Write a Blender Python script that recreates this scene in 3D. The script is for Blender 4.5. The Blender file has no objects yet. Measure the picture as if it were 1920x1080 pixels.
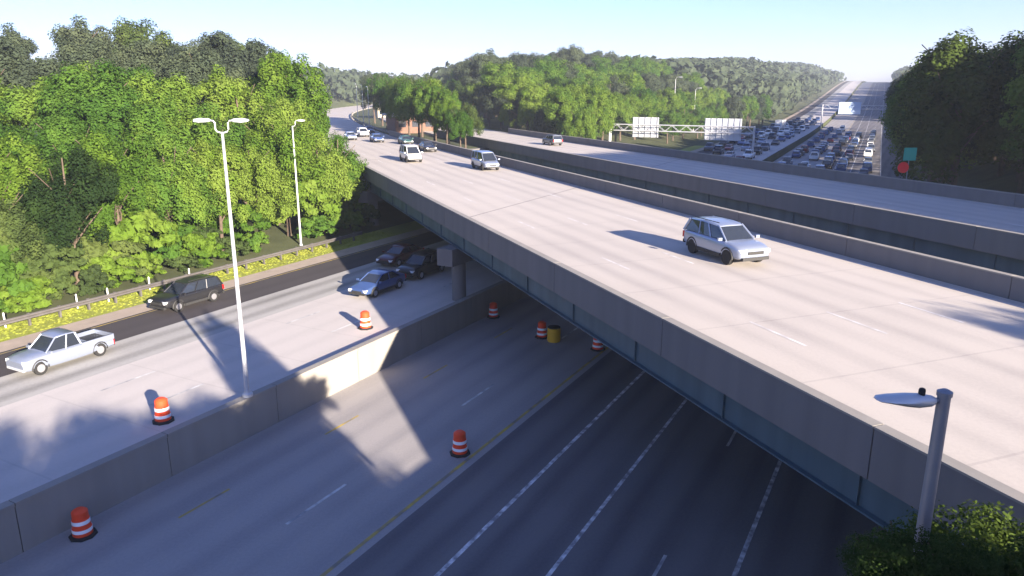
import bpy, bmesh, math, random
import numpy as np
from mathutils import Vector, Matrix
R_ = random.Random(7)
S = bpy.context.scene
COL = S.collection
# ------------------------------------------------------------ camera
cam_d = bpy.data.cameras.new('camera'); cam = bpy.data.objects.new('camera', cam_d); COL.objects.link(cam)
cam.location = (0, 0, 15.5); cam.rotation_euler = (math.radians(90 - 14.766), 0, 0)
cam_d.sensor_width = 36; cam_d.lens = 26.25; cam_d.clip_end = 6000; cam_d.clip_start = .1
S.camera = cam
# ------------------------------------------------------------ sky and sun
SUN_EL, SUN_AZ = 14.8, 147.0
w = bpy.data.worlds.new('World'); S.world = w; w.use_nodes = True
nt = w.node_tree; bg = nt.nodes['Background']
sky = nt.nodes.new('ShaderNodeTexSky'); sky.sky_type = 'NISHITA'; sky.sun_disc = False
sky.sun_elevation = math.radians(SUN_EL); sky.sun_rotation = math.radians(SUN_AZ)
sky.air_density = 1.0; sky.dust_density = 0.35; sky.ozone_density = 5.0
tint = nt.nodes.new('ShaderNodeMix'); tint.data_type = 'RGBA'; tint.blend_type = 'MULTIPLY'; tint.inputs['Factor'].default_value = 1
nt.links.new(sky.outputs[0], tint.inputs[6]); tint.inputs[7].default_value = (1.04, .89, 1.17, 1)
nt.links.new(tint.outputs[2], bg.inputs[0]); bg.inputs[1].default_value = 0.056
sd = bpy.data.lights.new('sun', 'SUN'); sd.energy = 5.0; sd.angle = math.radians(.53); sd.color = (1, .87, .72)
so = bpy.data.objects.new('sun', sd); COL.objects.link(so)
a_, e_ = math.radians(SUN_AZ), math.radians(SUN_EL)
so.rotation_euler = Vector((-math.sin(a_)*math.cos(e_), -math.cos(a_)*math.cos(e_), -math.sin(e_))).to_track_quat('-Z', 'Y').to_euler()
so.location = (40, -60, 60)
S.view_settings.view_transform = 'Standard'; S.view_settings.look = 'None'
S.view_settings.exposure = 2.22; S.view_settings.gamma = 1
# ------------------------------------------------------------ frames: B = bridge frame, H = highway frame
db = Vector((-0.35568661, 0.93460528)); nb = Vector((0.93460528, 0.35568661))
dh = Vector((0.47429245, 0.88036735)); nh = Vector((0.88036735, -0.47429245))
def hshift(a):
    if a <= 60: return 0.
    if a <= 160: return -(a-60)**2/(2*2122)
    return -2.356 - .0471*(a-160)
def sstep(t): t = max(0, min(1, t)); return t*t*(3-2*t)
def hz(a): return 26*sstep((a-260)/800)
def H(a, l, z=0):
    p = dh*a + nh*(l+hshift(a)); return Vector((p.x, p.y, z+hz(a)))
def bshift(a): return 0 if a <= 120 else (a-120)**2/1900
def B(a, l, z=0):
    p = db*a + nb*(l+bshift(a)); return Vector((p.x, p.y, z))
def toH(x, y):
    a = x*dh.x+y*dh.y; return a, x*nh.x+y*nh.y-hshift(a)
def toB(x, y):
    a = x*db.x+y*db.y; return a, x*nb.x+y*nb.y-bshift(a)
HA = math.atan2(dh.y, dh.x); BA = math.atan2(db.y, db.x)
def ground_z(x, y):
    a, l = toH(x, y); ab, lb = toB(x, y)
    if l < -47.2: z = 1.45 + min(5.5, (-47.2-l)*.10) + (6*sstep((a-150)/200))*sstep((-60-l)/30)
    elif l < -26.1: z = 1.4
    elif l < .8: z = -.15
    else: z = -.15 + min(6.0, (l-.8)*.42)
    z += hz(a)*max(0, min(1, 1-(-l-150)/250))
    # road embankments carrying the two bridge roads
    dl = max(12-lb, 0, lb-59)
    dc = 0
    if l < -62: e = 6.6 - dl*.5
    elif l <= .8: e = 6.6 - dl*.5 - (l+62)*.75
    else: e = 5.0 - dl*.5
    if l > .8 or l < -40:
        if dl < 3 and (l < -62 or l > .8): z = e if dl > 0 else (6.6 if l < -62 else 5.0)
        else: z = max(z, e)
        if l < -62 and ab > 95: z = min(z, 6.6+dl*.35)
    return z
# ------------------------------------------------------------ materials
MATS = {}
def mat(name, col, rough=.8, metal=0, noise=None, spec=.3, bump=0, coat=0, trans=0, streak=False):
    """noise = (scale, amount, second colour)"""
    if name in MATS: return MATS[name]
    m = bpy.data.materials.new(name); m.use_nodes = True; n = m.node_tree.nodes; L = m.node_tree.links
    b = n['Principled BSDF']; b.inputs['Roughness'].default_value = rough; b.inputs['Metallic'].default_value = metal
    b.inputs['Specular IOR Level'].default_value = spec; b.inputs['Coat Weight'].default_value = coat
    b.inputs['Base Color'].default_value = (*col, 1)
    if noise:
        t = n.new('ShaderNodeTexNoise'); t.inputs['Scale'].default_value = noise[0]; t.inputs['Detail'].default_value = 6
        tc = n.new('ShaderNodeTexCoord')
        if streak:
            mp = n.new('ShaderNodeMapping'); mp.inputs['Scale'].default_value = (1.6, 1.6, .14); L.new(tc.outputs['Object'], mp.inputs[0]); L.new(mp.outputs[0], t.inputs['Vector'])
        else: L.new(tc.outputs['Object'], t.inputs['Vector'])
        r = n.new('ShaderNodeValToRGB'); r.color_ramp.elements[0].position = .5-noise[1]; r.color_ramp.elements[1].position = .5+noise[1]
        r.color_ramp.elements[0].color = (*noise[2], 1); r.color_ramp.elements[1].color = (*col, 1)
        L.new(t.outputs['Fac'], r.inputs['Fac']); L.new(r.outputs[0], b.inputs['Base Color'])
        if bump:
            bp = n.new('ShaderNodeBump'); bp.inputs['Strength'].default_value = bump; bp.inputs['Distance'].default_value = .05
            L.new(t.outputs['Fac'], bp.inputs['Height']); L.new(bp.outputs[0], b.inputs['Normal'])
    MATS[name] = m; return m
def road_mat(name, col, dark, nvec, period, phase, amt=.35, joint=0, dvec=None, patch=.5):
    """pavement: fine grain, big blotches, wheel tracks running along the road and transverse joints"""
    m = bpy.data.materials.new(name); m.use_nodes = True; n = m.node_tree.nodes; L = m.node_tree.links
    b = n['Principled BSDF']; b.inputs['Roughness'].default_value = .85; b.inputs['Specular IOR Level'].default_value = .25
    g = n.new('ShaderNodeNewGeometry')
    def math_(op, *a):
        q = n.new('ShaderNodeMath'); q.operation = op
        for i, v in enumerate(a):
            if isinstance(v, (int, float)): q.inputs[i].default_value = v
            else: L.new(v, q.inputs[i])
        return q.outputs[0]
    def dot(v):
        q = n.new('ShaderNodeVectorMath'); q.operation = 'DOT_PRODUCT'; L.new(g.outputs['Position'], q.inputs[0]); q.inputs[1].default_value = (v.x, v.y, 0); return q.outputs['Value']
    lat = dot(nvec); lon = dot(dvec)
    cb = n.new('ShaderNodeCombineXYZ'); L.new(lat, cb.inputs[0]); L.new(math_('MULTIPLY', lon, .08), cb.inputs[1])
    t1 = n.new('ShaderNodeTexNoise'); t1.inputs['Scale'].default_value = .55; t1.inputs['Detail'].default_value = 7; t1.inputs['Roughness'].default_value = .6; L.new(cb.outputs[0], t1.inputs['Vector'])
    t2 = n.new('ShaderNodeTexNoise'); t2.inputs['Scale'].default_value = .22; t2.inputs['Detail'].default_value = 8; L.new(g.outputs['Position'], t2.inputs['Vector'])
    t3 = n.new('ShaderNodeTexNoise'); t3.inputs['Scale'].default_value = 9; t3.inputs['Detail'].default_value = 4; L.new(g.outputs['Position'], t3.inputs['Vector'])
    wav = math_('MULTIPLY_ADD', math_('COSINE', math_('MULTIPLY', math_('SUBTRACT', lat, phase), 2*math.pi/period)), .5, .5)
    wav = math_('POWER', wav, 1.5)
    f = math_('MULTIPLY', wav, math_('MULTIPLY', t1.outputs['Fac'], amt*2))
    f = math_('ADD', f, math_('MULTIPLY', math_('SUBTRACT', t1.outputs['Fac'], .42), patch*1.3))
    f = math_('ADD', f, math_('MULTIPLY', math_('SUBTRACT', t2.outputs['Fac'], .5), patch))
    f = math_('ADD', f, math_('MULTIPLY', math_('SUBTRACT', t3.outputs['Fac'], .5), .5))
    if joint:
        fr = math_('FRACT', math_('DIVIDE', lon, joint)); jn = math_('LESS_THAN', fr, .06/joint*1.6)
        f = math_('ADD', f, math_('MULTIPLY', jn, .28))
    f = math_('MAXIMUM', math_('MINIMUM', f, 1.), 0.)
    mx = n.new('ShaderNodeMix'); mx.data_type = 'RGBA'; L.new(f, mx.inputs['Factor']); mx.inputs[6].default_value = (*col, 1); mx.inputs[7].default_value = (*dark, 1)
    L.new(mx.outputs[2], b.inputs['Base Color']); MATS[name] = m; return m
def leaf_mat(name, c1, c2, c3, trans=.35):
    m = bpy.data.materials.new(name); m.use_nodes = True; n = m.node_tree.nodes; L = m.node_tree.links
    for q in list(n): n.remove(q)
    out = n.new('ShaderNodeOutputMaterial'); d = n.new('ShaderNodeBsdfDiffuse'); t = n.new('ShaderNodeBsdfTranslucent'); mx = n.new('ShaderNodeMixShader')
    mx.inputs[0].default_value = trans
    oi = n.new('ShaderNodeObjectInfo'); tc = n.new('ShaderNodeTexCoord')
    t1 = n.new('ShaderNodeTexNoise'); t1.inputs['Scale'].default_value = .45; t1.inputs['Detail'].default_value = 5; L.new(tc.outputs['Object'], t1.inputs['Vector'])
    ad = n.new('ShaderNodeMath'); ad.operation = 'MULTIPLY_ADD'; L.new(oi.outputs['Random'], ad.inputs[0]); ad.inputs[1].default_value = .36; ad.inputs[2].default_value = -.18
    sm = n.new('ShaderNodeMath'); sm.operation = 'ADD'; L.new(t1.outputs['Fac'], sm.inputs[0]); L.new(ad.outputs[0], sm.inputs[1])
    r = n.new('ShaderNodeValToRGB'); e = r.color_ramp.elements; e[0].position = .32; e[0].color = (*c1, 1); e[1].position = .68; e[1].color = (*c3, 1)
    k = e.new(.5); k.color = (*c2, 1)
    L.new(sm.outputs[0], r.inputs[0]); L.new(r.outputs[0], d.inputs[0]); L.new(r.outputs[0], t.inputs[0])
    L.new(d.outputs[0], mx.inputs[1]); L.new(t.outputs[0], mx.inputs[2]); L.new(mx.outputs[0], out.inputs[0]); MATS[name] = m; return m
LEAF = dict(
 bright=leaf_mat('leaf_bright', (.06, .12, .018), (.115, .19, .025), (.16, .23, .04), .4),
 mid=leaf_mat('leaf_mid', (.045, .10, .018), (.075, .145, .024), (.12, .19, .03)),
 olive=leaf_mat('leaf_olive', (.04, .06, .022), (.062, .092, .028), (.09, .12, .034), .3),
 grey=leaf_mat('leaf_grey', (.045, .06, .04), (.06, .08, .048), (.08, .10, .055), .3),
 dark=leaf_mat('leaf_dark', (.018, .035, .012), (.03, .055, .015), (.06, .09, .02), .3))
bark = mat('bark', (.12, .09, .065), .9, noise=(3, .25, (.07, .05, .04)))
conc = mat('concrete', (.29, .27, .24), .9, noise=(.7, .3, (.225, .21, .19)), bump=.2, streak=True)
conc_d = mat('weathered_concrete', (.175, .165, .165), .9, noise=(.8, .3, (.135, .13, .13)), bump=.2, streak=True)
steel_blue = mat('painted_girder_steel', (.08, .13, .16), .6, noise=(.6, .2, (.05, .085, .105)), streak=True)
galv = mat('galvanised_steel', (.5, .51, .53), .45, .35, noise=(2, .3, (.5, .51, .53)))
galv_d = mat('dull_galvanised_steel', (.22, .22, .25), .5, .4, noise=(3, .3, (.26, .27, .29)))
rail_m = mat('weathered_rail_steel', (.16, .15, .145), .6, .4, noise=(1.5, .3, (.1, .09, .085)))
black_m = mat('black_rubber', (.02, .02, .02), .8)
glass_m = mat('dark_window_glass', (.02, .025, .035), .08, 0, spec=.8)
paintw = mat('white_road_paint', (.70, .70, .70), .7, noise=(2.6, .12, (.22, .22, .23)))
paintf = mat('faded_white_road_paint', (.62, .62, .60), .8, noise=(1.1, .12, (.24, .24, .25)))
painty = mat('faded_yellow_road_paint', (.50, .36, .06), .8, noise=(1.3, .15, (.20, .18, .14)))
orange = mat('orange_plastic', (.78, .07, .02), .5)
refl_w = mat('white_reflective_band', (.85, .85, .85), .4)
grass_m = mat('grass', (.25, .27, .045), .95, noise=(.7, .3, (.21, .24, .04)), bump=.2)
dirt_m = mat('gravel_shoulder', (.38, .31, .25), .95, noise=(1.2, .25, (.30, .25, .20)), bump=.3)
soil = mat('forest_floor', (.075, .085, .035), .95, noise=(.35, .2, (.045, .055, .022)), bump=.6)
deck_m = road_mat('bridge_concrete_pavement', (.48, .435, .385), (.29, .262, .245), nb, 1.8, 17.1, .26, 5.5, db, .5)
hw_m = road_mat('highway_pavement', (.32, .30, .29), (.165, .16, .17), nh, 1.8, -18., .28, 0, dh, .55)
rd_m = road_mat('old_dark_pavement', (.17, .16, .16), (.085, .08, .088), nh, 1.75, -8., .45, 0, dh, .8)
lw_m = road_mat('light_concrete_pavement', (.47, .435, .41), (.33, .31, .295), nh, 1.8, -31., .2, 4.6, dh, .35)
gw_m = road_mat('grey_worn_lane_pavement', (.36, .35, .33), (.15, .145, .135), nh, 1.75, -36.4, .5, 0, dh, .5)
ba_m = road_mat('dark_asphalt_pavement', (.060, .053, .055), (.038, .034, .037), nh, 1.8, -41., .3, 0, dh, .6)
# ------------------------------------------------------------ mesh helpers
class MB:
    def __init__(s): s.v = []; s.f = []
    def add(s, vs, fs):
        o = len(s.v); s.v += [tuple(v) for v in vs]; s.f += [tuple(i+o for i in f) for f in fs]; return s
    def box(s, c, d, rz=0):
        x, y, z = d[0]/2, d[1]/2, d[2]/2; ca, sa = math.cos(rz), math.sin(rz)
        vs = [(c[0]+ca*i-sa*j, c[1]+sa*i+ca*j, c[2]+k) for i, j, k in [(-x,-y,-z),(x,-y,-z),(x,y,-z),(-x,y,-z),(-x,-y,z),(x,-y,z),(x,y,z),(-x,y,z)]]
        return s.add(vs, [(0,3,2,1),(4,5,6,7),(0,1,5,4),(1,2,6,5),(2,3,7,6),(3,0,4,7)])
    def tube(s, pts, rs, n=8, cap=True):
        pts = [Vector(p) for p in pts]; rs = rs if isinstance(rs, (list, tuple)) else [rs]*len(pts)
        vs = []
        for i, p in enumerate(pts):
            t = (pts[min(i+1, len(pts)-1)]-pts[max(i-1, 0)]).normalized()
            u = t.cross(Vector((0, 0, 1)) if abs(t.z) < .9 else Vector((1, 0, 0))).normalized(); v = t.cross(u)
            for k in range(n):
                a = 2*math.pi*k/n; vs.append(p+u*math.cos(a)*rs[i]+v*math.sin(a)*rs[i])
        fs = [(i*n+k, i*n+(k+1) % n, (i+1)*n+(k+1) % n, (i+1)*n+k) for i in range(len(pts)-1) for k in range(n)]
        if cap: fs += [tuple(range(n-1, -1, -1)), tuple((len(pts)-1)*n+k for k in range(n))]
        return s.add(vs, fs)
    def lathe(s, prof, c=(0, 0, 0), n=20, axis='z'):
        vs = []
        for r, z in prof:
            for k in range(n):
                a = 2*math.pi*k/n; x, y = r*math.cos(a), r*math.sin(a)
                vs.append((c[0]+x, c[1]+y, c[2]+z) if axis == 'z' else (c[0]+x, c[1]+z, c[2]+y))
        m = len(prof); fs = [(i*n+k, i*n+(k+1) % n, (i+1)*n+(k+1) % n, (i+1)*n+k) for i in range(m-1) for k in range(n)]
        fs += [tuple(range(n-1, -1, -1)), tuple((m-1)*n+k for k in range(n))]
        return s.add(vs, fs)
    def loft(s, rings, cap=True):
        n = len(rings[0]); vs = [v for r in rings for v in r]
        fs = [(i*n+k, i*n+(k+1) % n, (i+1)*n+(k+1) % n, (i+1)*n+k) for i in range(len(rings)-1) for k in range(n)]
        if cap: fs += [tuple(range(n-1, -1, -1)), tuple((len(rings)-1)*n+k for k in range(n))]
        return s.add(vs, fs)
    def strip(s, F, a0, a1, l0, l1, z0, z1, step=8, zf=None):
        """closed slab running along frame F from a0 to a1, between laterals l0..l1 and heights z0..z1"""
        n = max(1, int(math.ceil((a1-a0)/step))); rings = []
        for i in range(n+1):
            a = a0+(a1-a0)*i/n
            rings.append([F(a, l0, z0), F(a, l1, z0), F(a, l1, z1), F(a, l0, z1)])
        return s.loft(rings)
    def sheet(s, F, a0, a1, l0, l1, z, step=8):
        n = max(1, int(math.ceil((a1-a0)/step))); vs = []
        for i in range(n+1):
            a = a0+(a1-a0)*i/n; vs += [F(a, l0, z), F(a, l1, z)]
        return s.add(vs, [(2*i, 2*i+1, 2*i+3, 2*i+2) for i in range(n)])
    def build(s, name, m, parent=None, smooth=False, loc=None):
        me = bpy.data.meshes.new(name); me.from_pydata(s.v, [], s.f); me.validate()
        if not isinstance(m, list): m = [m]
        for q in m: me.materials.append(q)
        bm = bmesh.new(); bm.from_mesh(me); bmesh.ops.recalc_face_normals(bm, faces=bm.faces); bm.to_mesh(me); bm.free()
        if smooth:
            me.polygons.foreach_set('use_smooth', [True]*len(me.polygons))
            me.set_sharp_from_angle(angle=math.radians(38))
        o = bpy.data.objects.new(name, me); COL.objects.link(o)
        if parent: o.parent = parent
        if loc: o.location = loc
        return o
def tag(o, label, cat=None, group=None, kind=None):
    if label: o['label'] = label
    if cat: o['category'] = cat
    if group: o['group'] = group
    if kind: o['kind'] = kind
    return o
def empty(name, loc=(0, 0, 0), rz=0, label=None, cat=None, group=None):
    o = bpy.data.objects.new(name, None); COL.objects.link(o); o.location = loc; o.rotation_euler = (0, 0, rz); o.empty_display_size = .3
    return tag(o, label, cat, group)
def copy_tree(o, parent=None):
    c = o.copy(); COL.objects.link(c); c.parent = parent
    for ch in list(o.children): copy_tree(ch, c)
    return c
def struct(o): o['kind'] = 'structure'; return o
# ------------------------------------------------------------ ground sheet
al = [-900, -500, -300, -200, -120] + list(np.arange(-80, 260, 3.)) + list(np.arange(260, 700, 12.)) + [700, 780, 860, 960, 1080, 1250, 1500, 1900, 2500, 3200]
ll = [-2600, -1700, -1100, -800, -600, -480, -400] + list(np.arange(-340, -48, 3.5)) + [-47.2, -47.1, -44, -35, -26.15, -26.05, -18, -10, -4, .75, .85, 3, 5, 7, 9, 11, 13, 15] + list(np.arange(17, 150, 4.)) + [160, 190, 240, 320, 450, 650, 1000, 1700, 2600]
vs = []; fs = []
for a in al:
    for l in ll:
        p = H(a, l); z = ground_z(p.x, p.y); vs.append((p.x, p.y, z))
nl = len(ll)
for i in range(len(al)-1):
    for j in range(nl-1): fs.append((i*nl+j, i*nl+j+1, (i+1)*nl+j+1, (i+1)*nl+j))
g = MB().add(vs, fs).build('ground', soil); struct(g)
# ------------------------------------------------------------ lower highway
A0, A1 = -60, 1500
struct(MB().sheet(H, A0, A1, -25.75, -15.3, 0).build('collector_road', hw_m))
struct(MB().sheet(H, A0, A1, -15.3, .55, 0).build('highway_road', rd_m))
struct(MB().sheet(H, A0, A1, -35.4, -26.1, 1.6).build('light_lane_road', lw_m))
struct(MB().sheet(H, A0, A1, -39.3, -35.4, 1.6).build('grey_lane_road', gw_m))
struct(MB().sheet(H, A0, A1, -43.2, -39.3, 1.6).build('dark_asphalt_lane_road', ba_m))
struct(MB().sheet(H, A0, A1, -45.0, -43.2, 1.6).build('shoulder', dirt_m))
struct(MB().sheet(H, A0, 200, -48.4, -45.0, 1.58, 6).build('grass_verge', grass_m))
mk = MB().sheet(H, A0, 900, -15.78, -15.62, .006)
for i in range(-8, 110): mk.sheet(H, i*8., i*8.+2.4, -22.9, -22.78, .006)
for a in (-59,): mk.sheet(H, A0, 60, -42.95, -42.85, 1.606)
struct(mk.build('yellow_lane_lines', painty))
mk = MB().sheet(H, A0, 900, -12.45, -12.28, .006).sheet(H, A0, 900, -9.2, -9.05, .006).sheet(H, A0, 900, -3.78, -3.62, .006)
struct(mk.build('white_edge_lines', paintw))
mk = MB()
for i in range(-4, 60):
    mk.sheet(H, 17.6+i*12.2, 20.9+i*12.2, -19.03, -18.9, .006)
    mk.sheet(H, 19.5+i*12.2, 22.4+i*12.2, -6.1, -5.98, .006)
    for l in (-29.6, -33.2): mk.sheet(H, 20+i*12.2, 23+i*12.2, l-.06, l+.06, 1.606)
mk.sheet(H, A0, 600, -26.6, -26.5, 1.606)
struct(mk.build('white_lane_dashes', paintf))
# median retaining wall
wl = empty('retaining_wall', label='long low concrete retaining wall between the lower and the raised roadway', cat='wall')
def sections(F, a0, a1, st, *r):
    m = MB(); a = a0
    while a < a1: m.strip(F, a, min(a+st, a1)-.035, *r); a += st
    return m
sections(H, A0, 150, 6, -26.05, -25.75, -.1, 1.78).build('wall', conc, wl)
sections(H, A0, 150, 6, -26.12, -25.70, 1.784, 1.92).build('coping', conc, wl)
# ------------------------------------------------------------ bridges
def ah(l, L): a = (.654*L - l)/.7564; return .6541*a + .7564*L
def bridge(name, L0, L1, label, lb_ref):
    r = empty(name, label=label, cat='bridge')
    MB().strip(B, -70, 150, L0+.30, L1-.30, 6.60, 7.0, 7).build('deck', deck_m, r)
    sections(B, -70, 150, 9.1, L0, L0+.28, 6.62, 7.94).build('parapet', conc_d, r)
    sections(B, -70, 150, 9.1, L1-.28, L1, 6.55, 7.94).build('parapet', conc_d, r)
    for e in (L0-.03, L1-.31): sections(B, -70, 150, 9.1, e, e+.34, 7.944, 8.0).build('parapet_cap', conc, r)
    n = 6; a0 = (.654*L0-1)/.7564
    for i in range(n):
        L = L0+.55+(L1-L0-1.1)*i/(n-1)
        s0 = -60; s1 = (.654*L+61.9)/.7564
        m = MB().strip(B, s0, s1, L-.02, L+.02, 5.5, 6.62, 10).strip(B, s0, s1, L-.2, L+.2, 5.45, 5.498, 10).strip(B, s0, s1, L-.2, L+.2, 6.56, 6.615, 10)
        if i in (0, n-1):
            q = s0+1
            while q < s1: m.strip(B, q, q+.03, L-.10, L-.022, 5.5, 6.55); q += 5.5
        m.build('girder', steel_blue, r)
    for l in (-26.75, -50.2):
        h0, h1 = ah(l, L0+.15)-.9, ah(l, L1-.2)+.2; gz = 1.45 if l < -40 else 0
        MB().strip(H, h0, h1, l-.6, l+.6, 4.3, 5.44).build('pier_cap', conc_d, r)
        k = 4
        for i in range(k):
            a = h0+1.7+(h1-h0-3.2)*i/(k-1); p = H(a, l, gz-.1)
            MB().lathe([(.48, 0), (.48, 4.4-gz)], p, 24).build('pier_column', conc_d, r, True)
    return r
bridge('near_bridge', 13.5, 30.75, 'nearer concrete and steel highway bridge with the sunlit deck crossing the picture', 0)
bridge('far_bridge', 40.0, 56.0, 'farther parallel highway bridge behind the dark gap, its deck a thin sunlit strip', 0)
aw = empty('bridge_abutment', label='tall concrete abutment wall under the right end of the bridges', cat='wall')
MB().strip(H, 9.5, 78, .62, 1.4, -.1, 5.40).build('wall', conc_d, aw)
aw = empty('bridge_abutment', label='shaded concrete abutment under the far left end of the bridges', cat='wall')
MB().strip(H, 68, 131, -63.2, -62.2, 3, 6.55).build('wall', conc_d, aw)
struct(MB().strip(B, 150, 620, 13.5, 30.75, 6.5, 7.0, 8).build('approach_road', deck_m))
struct(MB().strip(B, 150, 620, 40.0, 56.0, 6.5, 7.0, 8).build('far_approach_road', deck_m))
mk = MB()
for f in (14.3, 29.7, 40.7, 54.9): mk.sheet(B, -70, 600, f, f+.12, 7.006)
for i in range(-5, 45):
    for f in (18.1, 21.8, 25.6, 44.4, 48.2): mk.sheet(B, i*12.2+7, i*12.2+10, f, f+.12, 7.006)
struct(mk.build('bridge_lane_lines', mat('bridge_lane_paint', (.66, .64, .62), .8, noise=(1.5, .15, (.42, .39, .37)))))
mk = MB()
for a in (47.5, 93): # expansion joints run parallel to the highway (skewed)
    l = -.7564*a+.654*13.5
    for L0, L1 in ((13.85, 30.4), (40.35, 55.7)):
        pts = []
        for L in (L0, L1):
            s = (.654*L-l)/.7564; pts += [B(s-.06, L, 7.004), B(s+.06, L, 7.004)]
        mk.add(pts, [(0, 1, 3, 2)])
struct(mk.build('bridge_joints', mat('joint_sealant', (.12, .11, .11), .7)))
gr = empty('guardrail', label='low steel barrier along the far embankment road beyond the near bridge', cat='guardrail')
MB().strip(B, 150, 300, 30.9, 31.0, 7.3, 7.75).build('rail', rail_m, gr)
for i in range(38): MB().strip(B, 150+i*4, 150.15+i*4, 31.02, 31.14, 6.5, 7.7).build('post', rail_m, gr)
gr = empty('guardrail', label='dark steel guardrail between the sunny grass verge and the left woods', cat='guardrail')
def wbeam(F, a0, a1, l, z):
    m = MB(); n = int((a1-a0)/4); prof = [(0, -.16), (.07, -.12), (.07, -.05), (0, 0), (.07, .05), (.07, .12), (0, .16), (-.02, .16), (-.02, -.16)]
    m.loft([[F(a0+(a1-a0)*i/n, l+p, z+q) for p, q in prof] for i in range(n+1)]); return m
wbeam(H, -14, 56, -46.7, 2.2).build('rail', rail_m, gr)
for i in range(37): p = H(-13.5+i*1.9, -46.84, 1.9); MB().box(p, (.12, .16, .95), HA).build('post', rail_m, gr)
# concrete barrier behind: delineator posts
mp_pts = [(7.5, 0), (13.5, 1), (15.5, 0), (17.2, 1), (19.3, 0), (21.6, 1), (23.5, 0), (28.2, 1), (30.2, 0), (33.6, 1), (36.8, 0)]
mps = []
for i, (a, k) in enumerate(mp_pts):
    p = H(a, -47.6-k*.3, 1.45); mps.append(MB().lathe([(.05, 0), (.05, 1.05), (.03, 1.1)], (0, 0, 0), 8).build('marker_post', mat('white_plastic', (.7, .7, .66), .6), loc=p)); o = mps[-1]
    tag(o, 'thin pale marker post standing in the grass just behind the left guardrail', 'post', 'pale posts behind the guardrail')
# ------------------------------------------------------------ trees
def crown_data(seed, R, Hc, zc, nclump, per, leaf, lobes=4):
    rg = np.random.RandomState(seed)
    # main lobes give an uneven outline
    lob = [(0, 0, 0, .72)]
    for i in range(lobes):
        a = rg.uniform(0, 6.28); e = rg.uniform(-.7, .9); lob.append((math.cos(a)*.5*math.cos(e), math.sin(a)*.5*math.cos(e), math.sin(e)*.55, rg.uniform(.36, .55)))
    P = []; N = []
    for c in range(nclump):
        L = lob[rg.randint(len(lob))]; d = rg.normal(size=3); d /= np.linalg.norm(d)
        if d[2] < -.5: d[2] *= -.4
        cc = np.array(L[:3])+d*L[3]*rg.uniform(.7, 1.02); cr = rg.uniform(.12, .24)
        k = int(per*rg.uniform(.6, 1.3)*(cr/.18)**2)
        q = rg.normal(size=(k, 3)); q /= np.linalg.norm(q, axis=1)[:, None]
        rad = rg.uniform(.55, 1.08, k)[:, None]; P.append(cc+q*rad*cr*np.array([1, 1, .75])); N.append(q+d*.35+np.array([0, 0, .35]))
    P = np.concatenate(P); N = np.concatenate(N)
    P = P*np.array([R, R, Hc]); P[:, 2] += zc
    N += rg.normal(size=N.shape)*.45; N /= np.linalg.norm(N, axis=1)[:, None]
    U = np.cross(N, rg.normal(size=N.shape)); U /= np.linalg.norm(U, axis=1)[:, None]; V = np.cross(N, U)
    s = leaf*rg.uniform(.6, 1.35, len(P))[:, None]; U *= s; V *= s*.62
    v = np.stack([P-U, P+V*.9+U*.1, P+U, P-V*.9-U*.1], 1).reshape(-1, 3)
    return v
def crown_mesh(name, *a):
    v = crown_data(*a); n = len(v)//4; me = bpy.data.meshes.new(name)
    me.vertices.add(n*4); me.vertices.foreach_set('co', v.astype('f').ravel())
    me.loops.add(n*4); me.loops.foreach_set('vertex_index', np.arange(n*4, dtype='i'))
    me.polygons.add(n); me.polygons.foreach_set('loop_start', np.arange(0, n*4, 4, dtype='i')); me.polygons.foreach_set('loop_total', np.full(n, 4, dtype='i'))
    me.update(); return me
def trunk_mesh(seed, h, r, R):
    rg = random.Random(seed); m = MB(); pts = [(0, 0, -.8)]; rs = [r*1.3]
    x = y = 0
    for i in range(1, 7):
        x += rg.uniform(-.12, .12); y += rg.uniform(-.12, .12); pts.append((x, y, h*.8*i/6)); rs.append(r*(1-.13*i))
    m.tube(pts, rs, 8)
    for i in range(7):
        k = rg.randint(2, 5); p = Vector(pts[k]); a = rg.uniform(0, 6.28); q = p+Vector((math.cos(a)*R*.35, math.sin(a)*R*.35, h*.12)); t = p+Vector((math.cos(a+.2)*R*.68, math.sin(a+.2)*R*.68, h*.22))
        m.tube([p, q, t], [rs[k]*.55, rs[k]*.35, .03], 6)
    return m
VAR = []; BASEH = 14.
for i in range(6):
    sd_ = 11+i*7; rg = random.Random(sd_)
    R = rg.uniform(3.9, 4.8); Hc = rg.uniform(5.2, 6.2)
    t = trunk_mesh(sd_, 14, .26, R).build('trunk', bark); tm = t.data; bpy.data.objects.remove(t)
    VAR.append((crown_mesh('crown', sd_, R, Hc, 14-Hc*.93, 110, 250, .13, 5), tm))
for i in range(4):  # trees leafy right down to the ground
    sd_ = 211+i*5; t = trunk_mesh(sd_, 14, .22, 3.6).build('trunk', bark); tm = t.data; bpy.data.objects.remove(t)
    VAR.append((crown_mesh('crown', sd_, [3.9, 4.3, 3.7, 4.1][i], 7.4, 6.9, 130, 250, .13, 6), tm))
CM = {}
def tree(pos, h, mk='mid', label='', group=None, v=None, name='broadleaf_tree', wide=1., rz=None, low=False):
    v = R_.randrange(6, 10) if low else R_.randrange(6)
    key = (v, mk)
    if key not in CM:
        me = VAR[v][0].copy(); me.materials.append(LEAF[mk]); CM[key] = me
    s = h/BASEH; r = empty(name, pos, R_.uniform(0, 6.28) if rz is None else rz, label, 'tree', group); r.scale = (s*wide, s*wide, s)
    c = bpy.data.objects.new('crown', CM[key]); COL.objects.link(c); c.parent = r
    t = bpy.data.objects.new('trunk', VAR[v][1]); COL.objects.link(t); t.parent = r
    return r
def onground(p, dz=-.1): return Vector((p.x, p.y, ground_z(p.x, p.y)+dz))
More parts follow.
